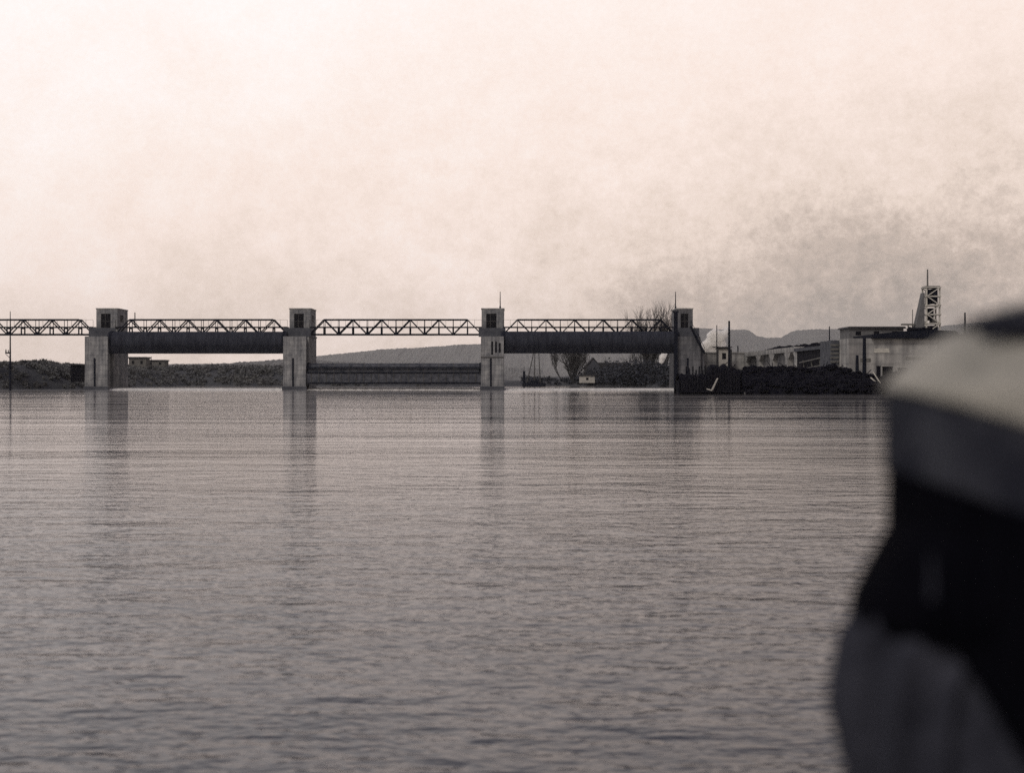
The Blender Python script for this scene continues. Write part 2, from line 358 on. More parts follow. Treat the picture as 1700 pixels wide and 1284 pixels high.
def clump(label, base, height, width, seed, stems=16, lean=0):
    rnd = random.Random(seed); t = thing('leafless_thicket_tree', label, 'tree', base, 0); tr = MB(); br = MB()
    for s in range(stems):
        a = rnd.gauss(0, 1)*width/height*.55+lean; b = rnd.gauss(0, 1)*width/height*.4; d = Vector((a, b, 1)).normalized(); l = height*rnd.uniform(.65, 1.05); p = Vector((rnd.uniform(-.12, .12)*width, rnd.uniform(-.1, .1)*width, -.3)); n = 9
        for k in range(n):
            d2 = (d+Vector((rnd.gauss(0, .06), rnd.gauss(0, .06), 0.03))).normalized(); e2 = p+d2*l/n; r_ = .16*(1-k/n)+.03
            (tr if k < 3 else br).bar(p, e2, r_, r_-.015, 4, False); p = e2; d = d2
            if k > 1:
                for _ in range(5):
                    sd = (d+Vector((rnd.gauss(0, .45), rnd.gauss(0, .45), .25))).normalized(); q1 = p+sd*l*rnd.uniform(.08, .2); br.bar(p, q1, .045, .02, 3, False)
                    for _ in range(2):
                        sd2 = (sd+Vector((rnd.gauss(0, .4), rnd.gauss(0, .4), .2))).normalized(); br.bar(p.lerp(q1, rnd.random()), q1+sd2*l*rnd.uniform(.04, .1), .03, .015, 3, False)
    tr.build('trunk', BARK, t); br.build('crown', BARK, t); return t
tx = lambda px, Y: (X(px, Y), Y, max(gh(X(px, Y), Y), .5))
bare_tree('tall leafless tree seen under the raised right gate, leaning apart in a fork', tx(950, 490), 18, 1.15, 4, (-.15, 0))
bare_tree('leafless tree with a slanting trunk beside the derrick barge', tx(938, 505), 14, .9, 12, (-.75, 0))
clump('dense leafless clump of upright stems under the raised right gate', tx(952, 486), 15, 5.5, 3, 26)
clump('leafless clump of upright twigs rising above the bridge left of the right pier', tx(1078, 430), 19.5, 7.5, 5, 26)
clump('narrow leafless clump of stems directly beside the right pier', tx(1103, 428), 19.5, 3, 6, 12)
bare_tree('broad leafless tree whose twigs rise above the bridge by the right pier', tx(1075, 425), 19, 1.0, 7, (0, 0), depth=8)
bare_tree('slender leafless tree close beside the left edge of the right pier', tx(1104, 420), 19, .6, 21, (0.03, 0), depth=7)
bare_tree('low leafless tree in front of the gabled house', tx(1050, 438), 11, 1.1, 31, (.1, 0), depth=6)
bare_tree('leafless tree standing left of the gabled house', tx(970, 470), 13, .8, 37, (.1, 0), depth=6)

# ------------------------------------------------------------------ the dam
Y0, Y1 = 278.0, 293.0
PW = 4.5
PX_ = [-121.3, -82.2, -43.0, -3.9, 35.0]           # pier centres
def pier(cx, label, slots=False, CONC=CONC, cw=4.3, pole=None, dark=False, extra=0):
    t = thing('dam_pier', label, 'dam pier', (cx, Y0, 0), 0, 'concrete piers of the dam')
    h = PW/2; TOP = 10.6
    b = MB()                                       # shaft with a pointed nose kept below the water and side gate recesses
    plan = [(-h, 0), (h, 0), (h, 1.2), (h-.55, 1.2), (h-.55, 4.2), (h, 4.2), (h, 15), (-h, 15), (-h, 4.2), (-h+.55, 4.2), (-h+.55, 1.2), (-h, 1.2)]
    rings = [[(x, y, z) for x, y in plan] for z in (-2, 3.0, 7, TOP)]
    b.loft(rings); sh = b.build('shaft', CONC, t)
    MB().box(-h-.18, h+.18, -.22, -.004, -.5, .7).build('footing', CONCD, t)
    MB().box(-h-.12, h+.12, 4.6, 15.1, TOP+.003, TOP+.35).build('cap', CONC, t)
    g = MB(); g.box(-.45, -.12, -.1, -.003, .5, 6.3); g.build('groove_strip', STEEL, t)  # added dark strip standing in for the groove in the front face
    if slots: g = MB(); g.box(-h-.02, h+.02, -.09, -.005, 6.35, 6.6); g.build('ledge', STEELG, t)
    for k in range(3 if slots else 0):
        x = -.2+k*.75
        MB().box(x, x+.36, -.06, -.004, 7.4-(k == 0)*.4, 9.6-(k == 2)*.3).build('slot', GLASS, t)
    p = MB(); p.box(-h-.55, h+.35, 4.4, 4.62, TOP+.06, TOP+1.85); p.box(-h-.55, h+.35, 4.622, 6.9, TOP+.36, TOP+.6); p.build('parapet', CONCD, t)
    # control house
    c = cw/2; y0, y1, z0, z1 = 7.4, 15.0, TOP+.36, 16.35
    hs = MB(); wt = .25
    hs.box(-c, -c+.95, y0, y0+wt, z0, z1); hs.box(.75, c, y0, y0+wt, z0, z1); hs.box(-c+.95, .75, y0, y0+wt, z1-.9, z1); hs.box(-c+.95, .75, y0, y0+wt, z0, z0+1.6)
    hs.box(-c, c, y1-wt, y1, z0, z1)
    for s in (-1, 1):
        xa, xb = (-c, -c+wt) if s < 0 else (c-wt, c)
        hs.box(xa, xb, y0+wt+.002, y0+1.8, z0, z1); hs.box(xa, xb, y1-3.2, y1-wt-.002, z0, z1); hs.box(xa, xb, y0+1.8, y1-3.2, z1-1.1, z1); hs.box(xa, xb, y0+1.8, y1-3.2, z0, z0+2.9)
    body = hs.build('control_house', CONC, t)
    w = MB(); w.box(-c+.96, .74, y0+.14, y0+.18, z0+1.61, z1-.91); w.build('window', GLASS, body)
    w = MB(); w.box(-c+1.75, -c+1.83, y0+.1, y0+.139, z0+1.61, z1-.91); w.box(-c+.96, .74, y0+.1, y0+.138, z0+2.9, z0+2.98); w.build('window_bar', STEELG, body)
    for s in (-1, 1):
        w = MB(); x = s*(c-.12); w.box(x-.02, x+.02, y0+1.81, y1-3.21, z0+2.91, z1-1.11); w.build('window', GLASS, body)
    rf = MB(); rf.box(-c-.1, c+.1, y0-.1, y1+.1, z1+.003, z1+.22); rf.build('roof', CONC2, body)
    if pole:
        q = MB(); q.bar((pole[0], y0+.6, z1+.2), (pole[0], y0+.6, z1+.2+pole[1]), .13, .07, 6); q.bar((pole[0], y0+.6, z1+.22), (pole[0], y0+.6, z1+.6), .2, .2, 6); q.build('mast', STEEL, t)
    return t
pier(PX_[0], 'concrete dam pier outside the left edge of the picture')
pier(PX_[1], 'leftmost concrete dam pier in view, its right flank showing')
pier(PX_[2], 'concrete dam pier between the raised left gate and the lowered gate')
pier(PX_[3], 'concrete dam pier with a mast, right of the lowered gate', slots=True, cw=4.55, pole=(1.5, 3.4))
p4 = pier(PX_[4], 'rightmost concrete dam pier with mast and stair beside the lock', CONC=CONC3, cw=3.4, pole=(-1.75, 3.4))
g = MB(); g.box(-3.05, -2.35, -.9, -.2, -1, 15.3); g.box(-3.25, -2.15, -1.0, -.1, 15.3, 15.6); g.build('guide_column', STEEL, p4)
g = MB(); g.bar((.2, -.5, 12.6), (2.9, -.5, 7.3), .28, .28); g.bar((.2, -1.3, 12.6), (2.9, -1.3, 7.3), .2, .2)
for k in range(12):
    tt = k/11; g.bar((.2+2.7*tt, -1.3, 12.6-5.3*tt), (.2+2.7*tt, -.5, 12.6-5.3*tt), .09, .09)
g.bar((.2, -1.3, 13.6), (2.9, -1.3, 8.3), .06, .06)
for k in range(5): tt = k/4; g.bar((.2+2.7*tt, -1.3, 12.6-5.3*tt), (.2+2.7*tt, -1.3, 13.6-5.3*tt), .05, .05)
g.build('stair', STEEL, p4)
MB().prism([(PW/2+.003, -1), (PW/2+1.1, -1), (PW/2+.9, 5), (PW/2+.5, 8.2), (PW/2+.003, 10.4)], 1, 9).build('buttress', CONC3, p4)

# bridge spans -------------------------------------------------------
SL = PX_[2]-PX_[1]-PW                               # clear span
NP = 12; DP = SL/NP; ZB, ZM, ZT = 11.15, 12.62, 14.15
def bar_mesh(name, a, b, r, m, n=4): return MB().bar(a, b, r, r, n).build(name, m)
def bridge(cx, label, first=[None]):
    if first[0]:
        o = copy_tree(first[0]); o.location = (cx, 283.4, 0); o['label'] = label; return o
    t = thing('service_bridge', label, 'bridge', (cx, 283.4, 0), 0, 'truss bridges between the piers')
    xs = [-SL/2+DP*k for k in range(NP+1)]
    for y, s in ((0, 'near'), (2.0, 'far')):
        MB().box(xs[1], xs[-2], y-.12, y+.12, ZT-.13, ZT+.13).build('top_chord', STEEL, t)
        MB().box(xs[0], xs[-1], y-.13, y+.13, ZB-.16, ZB+.16).build('bottom_chord', STEEL, t)
        MB().box(xs[0], xs[-1], y-.1, y+.1, ZM-.11, ZM+.11).build('middle_chord', STEEL, t)
        for k in range(NP):
            a, b_ = ((xs[k], ZB), (xs[k+1], ZT)) if k % 2 == 0 else ((xs[k], ZT), (xs[k+1], ZB))
            MB().bar((a[0], y, a[1]), (b_[0], y, b_[1]), .15, .15).build('diagonal_brace', STEEL, t)
        for k in range(1, NP):
            q = MB(); q.box(xs[k]-.12, xs[k]+.12, y-.09, y+.09, ZB+.16, ZM-.11); q.box(xs[k]-.05, xs[k]+.05, y-.05, y+.05, ZM+.11, ZT-.13); q.build('post', STEEL, t)
    for k in range(NP+1): MB().box(xs[k]-.08, xs[k]+.08, .1, 1.9, ZM-.35, ZM-.12).build('cross_beam', STEEL, t)
    MB().box(xs[0], xs[-1], .12, 1.88, ZM-.115, ZM-.03).build('walkway', WOODM, t)
    q = MB(); q.box(xs[0], xs[-1], -.02, .02, ZT-.05, ZT+.0); q.box(xs[0], xs[0]+.1, -.05, .05, ZB, ZT)
    for k in range(NP*2+1): x = xs[0]+k*DP/2; q.box(x-.025, x+.025, -.025, .025, ZM+.1, ZT-.06)
    q.build('handrail', STEELG, t)
    first[0] = t; return t
mid = lambda i: (PX_[i]+PX_[i+1])/2
bridge(mid(0), 'steel truss walkway running out of the picture left of the piers')
bridge(mid(1), 'steel truss walkway above the raised left roller gate')
bridge(mid(2), 'steel truss walkway over the open sky above the lowered gate')
bridge(mid(3), 'steel truss walkway above the raised right roller gate')

# roller gates -------------------------------------------------------
def roller(cx, zc, label, m, lowered=False):
    t = thing('roller_gate', label, 'roller gate', (cx, 280.7, zc), 0, 'roller gates of the dam'); Lh = SL/2+.4; r = 2.08
    n = 40; nx = 24; rings = []
    for i in range(nx+1):
        x = -Lh+2*Lh*i/nx; rings.append([(x, r*math.cos(2*math.pi*k/n), r*math.sin(2*math.pi*k/n)) for k in range(n)])
    MB().loft(rings).build('drum', m, t, smooth=False)
    for s in (-1, 1):
        q = MB(); x = s*(Lh-.6); rr = [[(x+dx, rad*math.cos(2*math.pi*k/n), rad*math.sin(2*math.pi*k/n)) for k in range(n)] for dx, rad in ((-.2, r+.14), (.2, r+.14))]
        q.loft(rr); q.build('end_ring', STEEL, t)
    q = MB()                                        # plate seams round the drum
    for i in range(1, 12):
        x = -Lh+2*Lh*i/12
        rr = [[(x+dx, (r+.02)*math.cos(2*math.pi*k/n), (r+.02)*math.sin(2*math.pi*k/n)) for k in range(n)] for dx in (-.06, .06)]
        q.loft(rr)
    q.build('seam_bands', STEELG if lowered else m, t)
    if lowered:
        q = MB(); q.box(-Lh, Lh, -2.32, -2.15, -2.1, .05); q.build('apron', GATEL, t)
        q = MB()
        for z in (-1.95, .1, 1.1): q.box(-Lh, Lh, -2.5, -2.0, z, z+.22)
        q.build('stiffener', STEEL, t)
        q = MB()
        for k in range(25): x = -Lh+2*Lh*k/24; q.box(x-.06, x+.06, -2.42, -2.325, -1.72, .095)
        q.build('ribs', STEELG, t)
    else:
        q = MB(); q.prismx([(-2.0, -.9), (-2.16, -.95), (-1.2, -2.35), (-.6, -2.3), (-.5, -2.0), (-1.3, -1.7)], -Lh, Lh); q.build('apron', m, t)
    return t
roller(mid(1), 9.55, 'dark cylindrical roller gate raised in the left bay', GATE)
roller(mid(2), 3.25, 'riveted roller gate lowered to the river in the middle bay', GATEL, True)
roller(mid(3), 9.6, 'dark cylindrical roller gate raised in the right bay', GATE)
# sill under the gates
q = MB(); q.box(PX_[0], PX_[4], 281, 292, -2, .06)
tag(q.build('weir_sill', CONCD), 'low wet concrete sill crossing the river under the gates', 'weir')
rnd = random.Random(5)
for i in (1, 2, 3):
    q = MB(); x0, x1 = PX_[i]+PW/2, PX_[i+1]-PW/2; n = 60; rows = []
    for j, (yy, zz) in enumerate(((280.9, .34), (280.0, .22), (279, .07), (278.2, .0), (277.8, -.1))):
        rows.append([(x0+(x1-x0)*k/n, yy, zz+(rnd.uniform(-.06, .08) if 0 < j < 4 else 0)) for k in range(n+1)])
    q.loft(rows, cap=False, closed=False)
    tag(q.build('foam', FOAM), 'thin white line of water spilling over the sill', kind='stuff')

# ------------------------------------------------------------------ left bank things
t = thing('utility_pole', 'tall thin pole with an arm standing on the left bank', 'pole', (X(17, 262), 262, 0))
q = MB(); q.bar((0, 0, -2), (0, 0, Z(600, 262)), .22, .2, 6); q.bar((0, 0, Z(600, 262)), (0, 0, Z(517, 262)), .16, .06, 6); q.build('shaft', STEEL, t)
q = MB(); q.box(-.9, .12, -.12, .12, 6.9, 7.15); q.bar((-.8, 0, 7.15), (-.8, 0, 7.7), .12, .08, 6); q.bar((-.35, 0, 7.15), (-.35, 0, 7.6), .1, .06, 6); q.bar((-.9, 0, 6.9), (0, 0, 6.0), .06, .06); q.build('cross_arm', STEEL, t)
t = thing('shed', 'low dark shed cut into the left bank next to the first pier', 'shed', (X(126, 300), 300, 1.6))
q = MB(); q.box(-1.1, 1.15, 0, 3, 0, 3.5); q.build('wall', WOODD, t); MB().prism([(-1.4, 3.502), (1.4, 3.502), (1.3, 3.8), (-1.3, 3.9)], -.3, 3.3).build('roof', ROOF, t); MB().box(-.6, .5, -.05, -.003, .1, 2.2).build('door', WOODD, t)
def hut(px, Y, w, d, h, label, zb=None, roofh=1.2, m=PLAST, win=2, gable=False, name='house', cat='house', rm=None):
    x = X(px, Y); zb = gh(x, Y)-.3 if zb is None else zb; rm = rm or ROOF
    t = thing(name, label, cat, (x, Y, zb)); 
    wl = MB().box(-w/2, w/2, 0, d, 0, h); 
    if gable: wl.prism([(-w/2, h), (w/2, h), (0, h+roofh)], 0, d)
    wl = wl.build('wall', m, t)
    q = MB(); o = .35
    if gable:
        for s in (-1, 1):
            q.prism([(s*(w/2+o), h-o*roofh/(w/2)), (0, h+roofh+.02), (0, h+roofh+.22), (s*(w/2+o), h+.2-o*roofh/(w/2))], -o, d+o)
    else: q.prism([(-w/2-o, h+.003), (w/2+o, h+.003), (w/2+o-.2, h+roofh), (-w/2-o+.2, h+roofh)], -o, d+o)
    q.build('roof', rm, t)
    for k in range(win):
        xx = -w/2+w*(k+.5)/win; MB().box(xx-.4, xx+.4, -.04, -.003, h*.4, h*.75).build('window', GLASS, t)
    return t
hut(228, 462, 5.6, 5, 3.1, 'flat roofed hut on the left bank just right of the first pier', Z(608, 462)-.6, .5, WOODM, 2, name='hut', cat='hut')
hut(258, 480, 6.5, 5, 2.1, 'lower grey hut further along the left bank', Z(606, 480)-.8, .4, WOODM, 2, name='hut', cat='hut')
q = MB(); q.bar((X(251, 455), 455, 4), (X(251, 455), 455, Z(592, 455)), .14, .1, 5); tag(q.build('post', WOODD), 'short upright post beside the lower hut on the left bank', 'post')
hut(985, 476, 5.4, 9, 5.2, 'house with a steep pointed gable behind the thicket', 1.0, 3.2, CONCD, 2, True)
hut(1018, 480, 11.5, 8, 5.6, 'long dark roofed house right of the gabled house', 1.0, 1.3, CONCD, 4)
hut(975, 462, 5, 3, 2.3, 'small pale shed at the foot of the forked tree', 1.0, .5, PLAST, 1, name='shed', cat='shed')

# derrick barge
Yd = 440
t = thing('derrick_barge', 'derrick barge with a tall A frame moored beyond the right gate', 'barge', (X(886, Yd), Yd, 0))
q = MB(); q.prism([(-3.6, .35), (-3.1, -.5), (3.3, -.5), (3.9, .35), (3.7, 1.1), (-3.5, 1.1)], 0, 4); q.build('hull', STEEL, t)
MB().box(-1.2, 1.6, 1, 3.4, 1.102, 1.9).build('deck_house', STEEL, t)
for k, (xa, xb, za) in enumerate(((-2.1, .4, 12.2), (2.1, 1.5, 12.2), (.2, .4, 12.2))):
    q = MB(); q.bar((xa, 2, 1.0), (xb, 2, za), .2, .13, 5); q.build('derrick_leg', STEELG, t)
q = MB()
for z in (4, 6.5, 9): q.bar((-2.1+2.5*(z-1)/11.2, 2, z), (2.1-.6*(z-1)/11.2, 2, z), .07, .07)
q.bar((.35, 2, 12.2), (1.55, 2, 12.2), .15, .15); q.build('cross_brace', STEELG, t)
q = MB(); q.bar((-3.0, 1.5, 1.1), (-3.0, 1.5, 4.7), .42, .36, 8); q.bar((-3.0, 1.5, 4.7), (-3.0, 1.5, 6.1), .12, .1, 6); q.build('boiler_stack', STEEL, t)

# ------------------------------------------------------------------ lock
LX = 49.0; LT = 7.75
t = thing('lock_wall', 'long pale concrete lock wall with five recessed bays running away from the camera', 'lock wall', (LX, 0, 0))
q = MB()
edges = [313, 296, 280.5, 266, 251, 243]
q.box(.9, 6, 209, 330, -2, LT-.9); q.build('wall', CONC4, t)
MB().box(.0, 6.0, 243.2, 330, LT-.85, LT+.0).build('beam', CONC2, t)
for i, e_ in enumerate(edges):
    q = MB(); q.box(.003, .9, e_-1.1, e_+1.1, -1, LT-.86)
    for s in (-1, 1):
        q.prismx([(e_+s*1.1, LT-.861), (e_+s*1.1, LT-2.0), (e_+s*3.2, LT-.861)], .1, .88)
    q.build('buttress', CONC2, t)
q = MB(); q.box(.0, .88, 209.3, 241.8, -1, LT-.9); q.build('shade_facing', WOODD, t)  # added dark panel carrying the near wall's shade in its colour
q = MB()
for k in range(4): y = 214+k*6.3; q.bar((-.15, y, .5), (-.15, y+3.2, LT-2.5), .09, .09)
for k in range(3): q.bar((-.35, 210, 3.5+1.2*k), (-.35, 238, 2.5+1.2*k), .12, .12)
q.build('shoring', WOODM, t)
q = MB(); q.box(-.3, 1.4, 209.2, 243.1, LT-.898, LT-.35); q.build('coping', CONCD, t)
# cross wall between pier and lock
q = MB(); q.box(PX_[4]+PW/2+1.2, LX-.01, 297, 303, -2, LT-.1); q.box(PX_[4]+PW/2+1.13, LX-.02, 296.8, 303.2, LT-.096, LT+.12)
tag(q.build('cross_wall', CONC2), 'pale level concrete wall joining the right pier to the lock', 'wall')
# lock head block, front faces the camera
t = thing('lock_head', 'large pale concrete block of the lock head with a dark slab roof', 'lock head', (0, 202, 0))
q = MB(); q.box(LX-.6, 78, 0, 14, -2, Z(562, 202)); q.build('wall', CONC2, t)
q = MB(); q.prism([(X(1446, 202), Z(562, 202)+.004), (X(1446, 202), Z(557, 202)+.12), (X(1490, 202), Z(551, 202)), (X(1535, 202), Z(548, 202)), (X(1585, 202), Z(550, 202)), (X(1590, 202), Z(556, 202)), (78.4, Z(556, 202)), (78.4, Z(562, 202)+.004)], -.8, 12); q.build('slab', STEEL, t)
q = MB(); q.box(X(1380, 208), LX-.64, 6, 13.5, 3.5, LT+.1); q.build('gate_recess', CONCD, t)
q = MB()
for k in range(6):
    z = 3.9+k*.62; q.box(X(1380, 208)-.15, LX-.7, 5.9, 5.998, z, z+.3)
q.build('timber_strip', WOODM, t)
for k, (a, b, z0, z1) in enumerate(((52, 54.2, 5.9, 6.5), (56.5, 61, 4.9, 5.3), (50, 51.5, 4.6, 5.1))):
    q = MB(); q.box(a, b, -.05, -.003, z0, z1); q.build('formwork_patch', WOODM if k else WOODP, t)
# building behind, on the lock head
hut(1455, 212.5, 8.2, 6, 1.7, 'long low grey building on top of the lock head left of the tower', Z(562.0, 212.5)-.2, .28, GREYW, 3, name='workshop', cat='building')
# scaffold tower
YT = 206.0; xa, xb = X(1538, YT), X(1560, YT); zb, zt = Z(548, YT)-.4, Z(477, YT)
t = thing('hoist_tower', 'timber scaffold hoist tower with a slanting boarded side and tall mast', 'tower', (xa, YT, zb))
w = xb-xa; h = zt-zb
for x in (0, w):
    for y in (0, 2):
        MB().box(x-.11, x+.11, y-.11, y+.11, 0, h).build('post', WOODP, t)
lv = [h*k/5 for k in range(6)]
for z in lv:
    for bx in ((-.1, w+.1, -.22, -.115), (-.1, w+.1, 2.115, 2.22), (-.22, -.115, -.1, 2.1), (w+.115, w+.22, -.1, 2.1)):
        MB().box(*bx, z-.09, z+.09).build('ledger', WOODP, t)
q = MB()
for k in range(5):
    a, b = (0, w) if k % 2 == 0 else (w, 0)
    q.bar((a, -.3, lv[k]), (b, -.3, lv[k+1]), .09, .09); q.bar((b, 2.3, lv[k]), (a, 2.3, lv[k+1]), .07, .07)
q.build('cross_brace', WOODP, t)
q = MB(); q.box(.3, w*.42, .3, 1.7, lv[3]+.2, lv[5]-.3); q.box(w*.55, w-.2, .3, 1.7, lv[3]+.3, lv[5]-.2); q.box(.45, w*.6, .3, 1.5, lv[1]+.5, lv[3]-.4); q.box(.2, w-.2, .2, 1.8, .0, lv[1]-.3); q.build('hoist_cage', STEEL, t)
q = MB(); q.box(w*.5, w-.3, .2, 1.8, lv[1]+.0, lv[1]+.6); q.box(-.05, w+.05, 0, 2, h+.1, h+.2); q.build('platform', WOODM, t)
q = MB(); q.prism([(-1.7, .3), (-.25, .3), (-.25, h-.9), (-.45, h-.8)], .0, 1.4); q.build('boarded_side', GREYW, t)
q = MB(); q.bar((w*.16, .5, h-.5), (w*.16, .5, Z(447, YT)-zb), .14, .1, 6); q.build('mast', WOODM, t)
q = MB(); q.box(X(1498, YT)-xa, X(1520, YT)-xa, .2, .8, Z(540, YT)-zb, Z(537.5, YT)-zb); q.bar((X(1511, YT)-xa, .5, -.6), (X(1509, YT)-xa, .5, Z(538.6, YT)-zb), .1, .1); q.bar((X(1520, YT)-xa, .5, -.6), (X(1516, YT)-xa, .5, Z(538.6, YT)-zb), .1, .1); q.build('boom', WOODM, t)
rnd = random.Random(8)
q = MB()
def lump(mb, c, r, rnd, n=9, m=6):
    rings = []
    for j in range(m+1):
        ph = math.pi*j/m; rings.append([(c[0]+r[0]*math.sin(ph)*math.cos(2*math.pi*i/n)*rnd.uniform(.75, 1.2), c[1]+r[1]*math.sin(ph)*math.sin(2*math.pi*i/n)*rnd.uniform(.75, 1.2), c[2]+r[2]*math.cos(ph)*rnd.uniform(.8, 1.15)) for i in range(n)])
    mb.loft(rings)
for k in range(13): lump(q, (rnd.uniform(X(1505, 205), X(1560, 205)), rnd.uniform(203.5, 205), Z(549, 204)+rnd.uniform(-.1, .25)), (rnd.uniform(.3, .9), .6, rnd.uniform(.2, .45)), rnd)
tag(q.build('rubble', COAL), 'dark heap of rubble at the foot of the hoist tower', kind='stuff')
# control hut with flat roof on the lock
t = hut(1202, 292, 2.2, 2.2, 3.6, 'small pale watch hut with a thin overhanging roof on the lock', Z(608, 292), .25, PLAST, 1, name='watch_hut', cat='hut')
q = MB(); q.box(-1.6, -1.25, -.3, .0, -1, 3.5); q.box(1.25, 1.6, -.3, .0, -1, 3.5); q.box(-2.2, 1.7, -.5, 2.4, 3.86, 4.0); q.build('porch', ROOF, t)
def mast(px, y0, y1, Y, r, label, name='pole', m=STEEL, lean=0):
    q = MB(); q.bar((0, 0, Z(y0, Y)), (lean, 0, Z(y1, Y)), r, r*.75, 6); o = q.build(name, m, None, loc=(X(px, Y), Y, 0)); return tag(o, label, 'pole')
mast(1210.5, 612, 533, 286, .27, 'tall dark pole right of the watch hut')
mast(1190, 582, 540, 293, .12, 'thin pole rising behind the watch hut')
mast(1225, 592, 574, 300, .16, 'short thin pole on the lock wall right of the watch hut')
mast(1377, 570, 542, 214, .1, 'thin pole where the lock wall meets the lock head')
mast(1435, 622, 561, 197, .3, 'tall black pile standing in front of the lock head')
mast(1423, 618, 590, 197, .26, 'shorter black pile left of the tall black pile')
mast(1602, 560, 519, 205, .14, 'thin pole right of the hoist tower')
mast(1515, 549, 514, 207, .07, 'very thin pole left of the hoist tower', m=WOODM)
mast(224, 545, 519, 284, .13, 'short post standing on the bridge by the first pier')
# earth heap along the lock
rnd = random.Random(12); q = MB()
for k in range(60):
    y = rnd.uniform(232, 285); lump(q, (LX+rnd.uniform(2, 6), y, LT-.1+rnd.uniform(-.1, .25)), (1.0, rnd.uniform(.8, 1.8), rnd.uniform(.3, .75)), rnd)
tag(q.build('spoil_heap', COAL), 'dark lumpy heap of spoil lying along the top of the lock wall', kind='stuff')

# ------------------------------------------------------------------ cofferdam, near right
YC = 196.0
prof = [(1128, 621), (1150, 622), (1176, 622), (1178, 607), (1186, 606), (1196, 609), (1207, 604), (1212, 611), (1235, 613), (1260, 610), (1300, 608), (1325, 611), (1345, 612), (1375, 608), (1395, 610), (1412, 615), (1430, 619), (1446, 622), (1462, 626), (1480, 622), (1520, 622), (1700, 620), (1900, 620)]
def pz(px):
    for k in range(len(prof)-1):
        if prof[k][0] <= px <= prof[k+1][0]:
            tt = (px-prof[k][0])/(prof[k+1][0]-prof[k][0]); return prof[k][1]+(prof[k+1][1]-prof[k][1])*tt
t = thing('cofferdam', 'black timber pile cofferdam standing in the river beside the right pier', 'cofferdam', (0, YC, 0))
q = MB(); rnd = random.Random(2); px = 1128.0
while px < 1232:
    w = 4.2; zt = Z(pz(px), YC)-rnd.uniform(.1, .9); q.bar((X(px, YC), rnd.uniform(-.05, .05), -2.5), (X(px, YC)+rnd.uniform(-.03, .03), 0, zt), .23, .2, 7); px += w+rnd.uniform(0, .6)
q.build('pile_row', WOODD, t)
q = MB(); q.box(X(1128, YC), X(1236, YC), .25, 4, -2.5, 1.9); q.build('core', COAL, t)
q = MB()
for z in (.25,): q.box(X(1128, YC), X(1236, YC), -.42, -.24, z, z+.22)
q.build('waling', WOODD, t)
q = MB(); rows = []
xs = [1128+k*3 for k in range(253)]
for s, (yy, dz) in enumerate(((.25, -1.2), (.6, -.35), (1.6, 0), (3, -.1), (5, -.9), (7, -3.5))):
    rows.append([(X(a, YC), yy-(1.6*(2.2-s) if s < 2 and a > 1232 else 0), (Z(pz(a), YC)+dz if s > 1 or a <= 1232 else (Z(pz(a), YC)*.62 if s else -.6))+.28*fb(a, s*9, .35, 3, 6)) for a in xs])
q.loft(rows, cap=False, closed=False)
rn2 = random.Random(41)
def lump(mb, c, r, rnd, n=7, m=5):
    rings = []
    for j in range(m+1):
        ph = math.pi*j/m; rings.append([(c[0]+r[0]*math.sin(ph)*math.cos(2*math.pi*i/n)*rnd.uniform(.7, 1.2), c[1]+r[1]*math.sin(ph)*math.sin(2*math.pi*i/n)*rnd.uniform(.7, 1.2), c[2]+r[2]*math.cos(ph)*rnd.uniform(.8, 1.15)) for i in range(n)])
    mb.loft(rings)
for k in range(420):
    a = rn2.uniform(1236, 1600); u = rn2.random()**.8; zt = Z(pz(a), YC)
    lump(q, (X(a, YC), -3.3+4.4*u, zt*min(1, .1+.92*u)+rn2.uniform(-.15, .12)), (rn2.uniform(.2, .75), rn2.uniform(.3, .6), rn2.uniform(.15, .42)), rn2)
for k in range(26):
    a = rn2.uniform(1140, 1460); zt = Z(pz(a), YC); dx = rn2.uniform(-1.3, 1.3); q.bar((X(a, YC), .8, zt-.3), (X(a, YC)+dx, 1.2, zt+rn2.uniform(.05, .75)), .07, .05, 5)
tag(q.build('earth_fill', COAL, None, loc=(0, YC, 0)), 'black irregular heap of rock and earth at the waterline on the right', kind='stuff')
q = MB(); x0 = X(1182, 195); q.bar((0, 0, Z(648, 195)), (X(1192, 195)-x0, .3, Z(628, 195)), .13, .1); q.bar((-.75, 0, Z(646, 195)), (.0, 0, Z(648.5, 195)), .12, .12)
tag(q.build('leaning_plank', PLAST, None, loc=(x0, 195, 0)), 'white plank leaning on the black cofferdam near its left end', 'plank')
for k, (a, b, c, d2, lb) in enumerate(((1450, 618, 1464, 641, 'longer pale plank sloping down the right end of the black heap'), (1446, 627, 1453, 634, 'shorter pale plank lower left of the longer sloping plank'))):
    q = MB(); x0 = X(a, 195); q.bar((0, .2, Z(b, 195)), (X(c, 195)-x0, -.1, Z(d2, 195)), .11, .11)
    tag(q.build('sloping_plank', WOODP, None, loc=(x0, 195, 0)), lb, 'plank')
for k, (a, b, y_, lb) in enumerate(((1458, 1462, 609, 'narrow dark post box left of the large dark crate'), (1468, 1482, 610, 'large dark crate on the right end of the black heap'), (1494, 1508, 612, 'dark drum shaped crate beyond the large crate'))):
    q = MB(); x0 = X(a, 197.5); x1 = X(b, 197.5); z1 = Z(y_, 197.5)
    q.box(0, x1-x0, 0, 1.0, 1.9, z1); q.box(-.06, x1-x0+.06, -.06, 1.06, z1+.003, z1+.1); q.box(-.05, .08, -.06, -.003, 1.9, z1)
    tag(q.build('crate', WOODD, None, loc=(x0, 197.5, 0)), lb, 'crate')
rnd = random.Random(77)
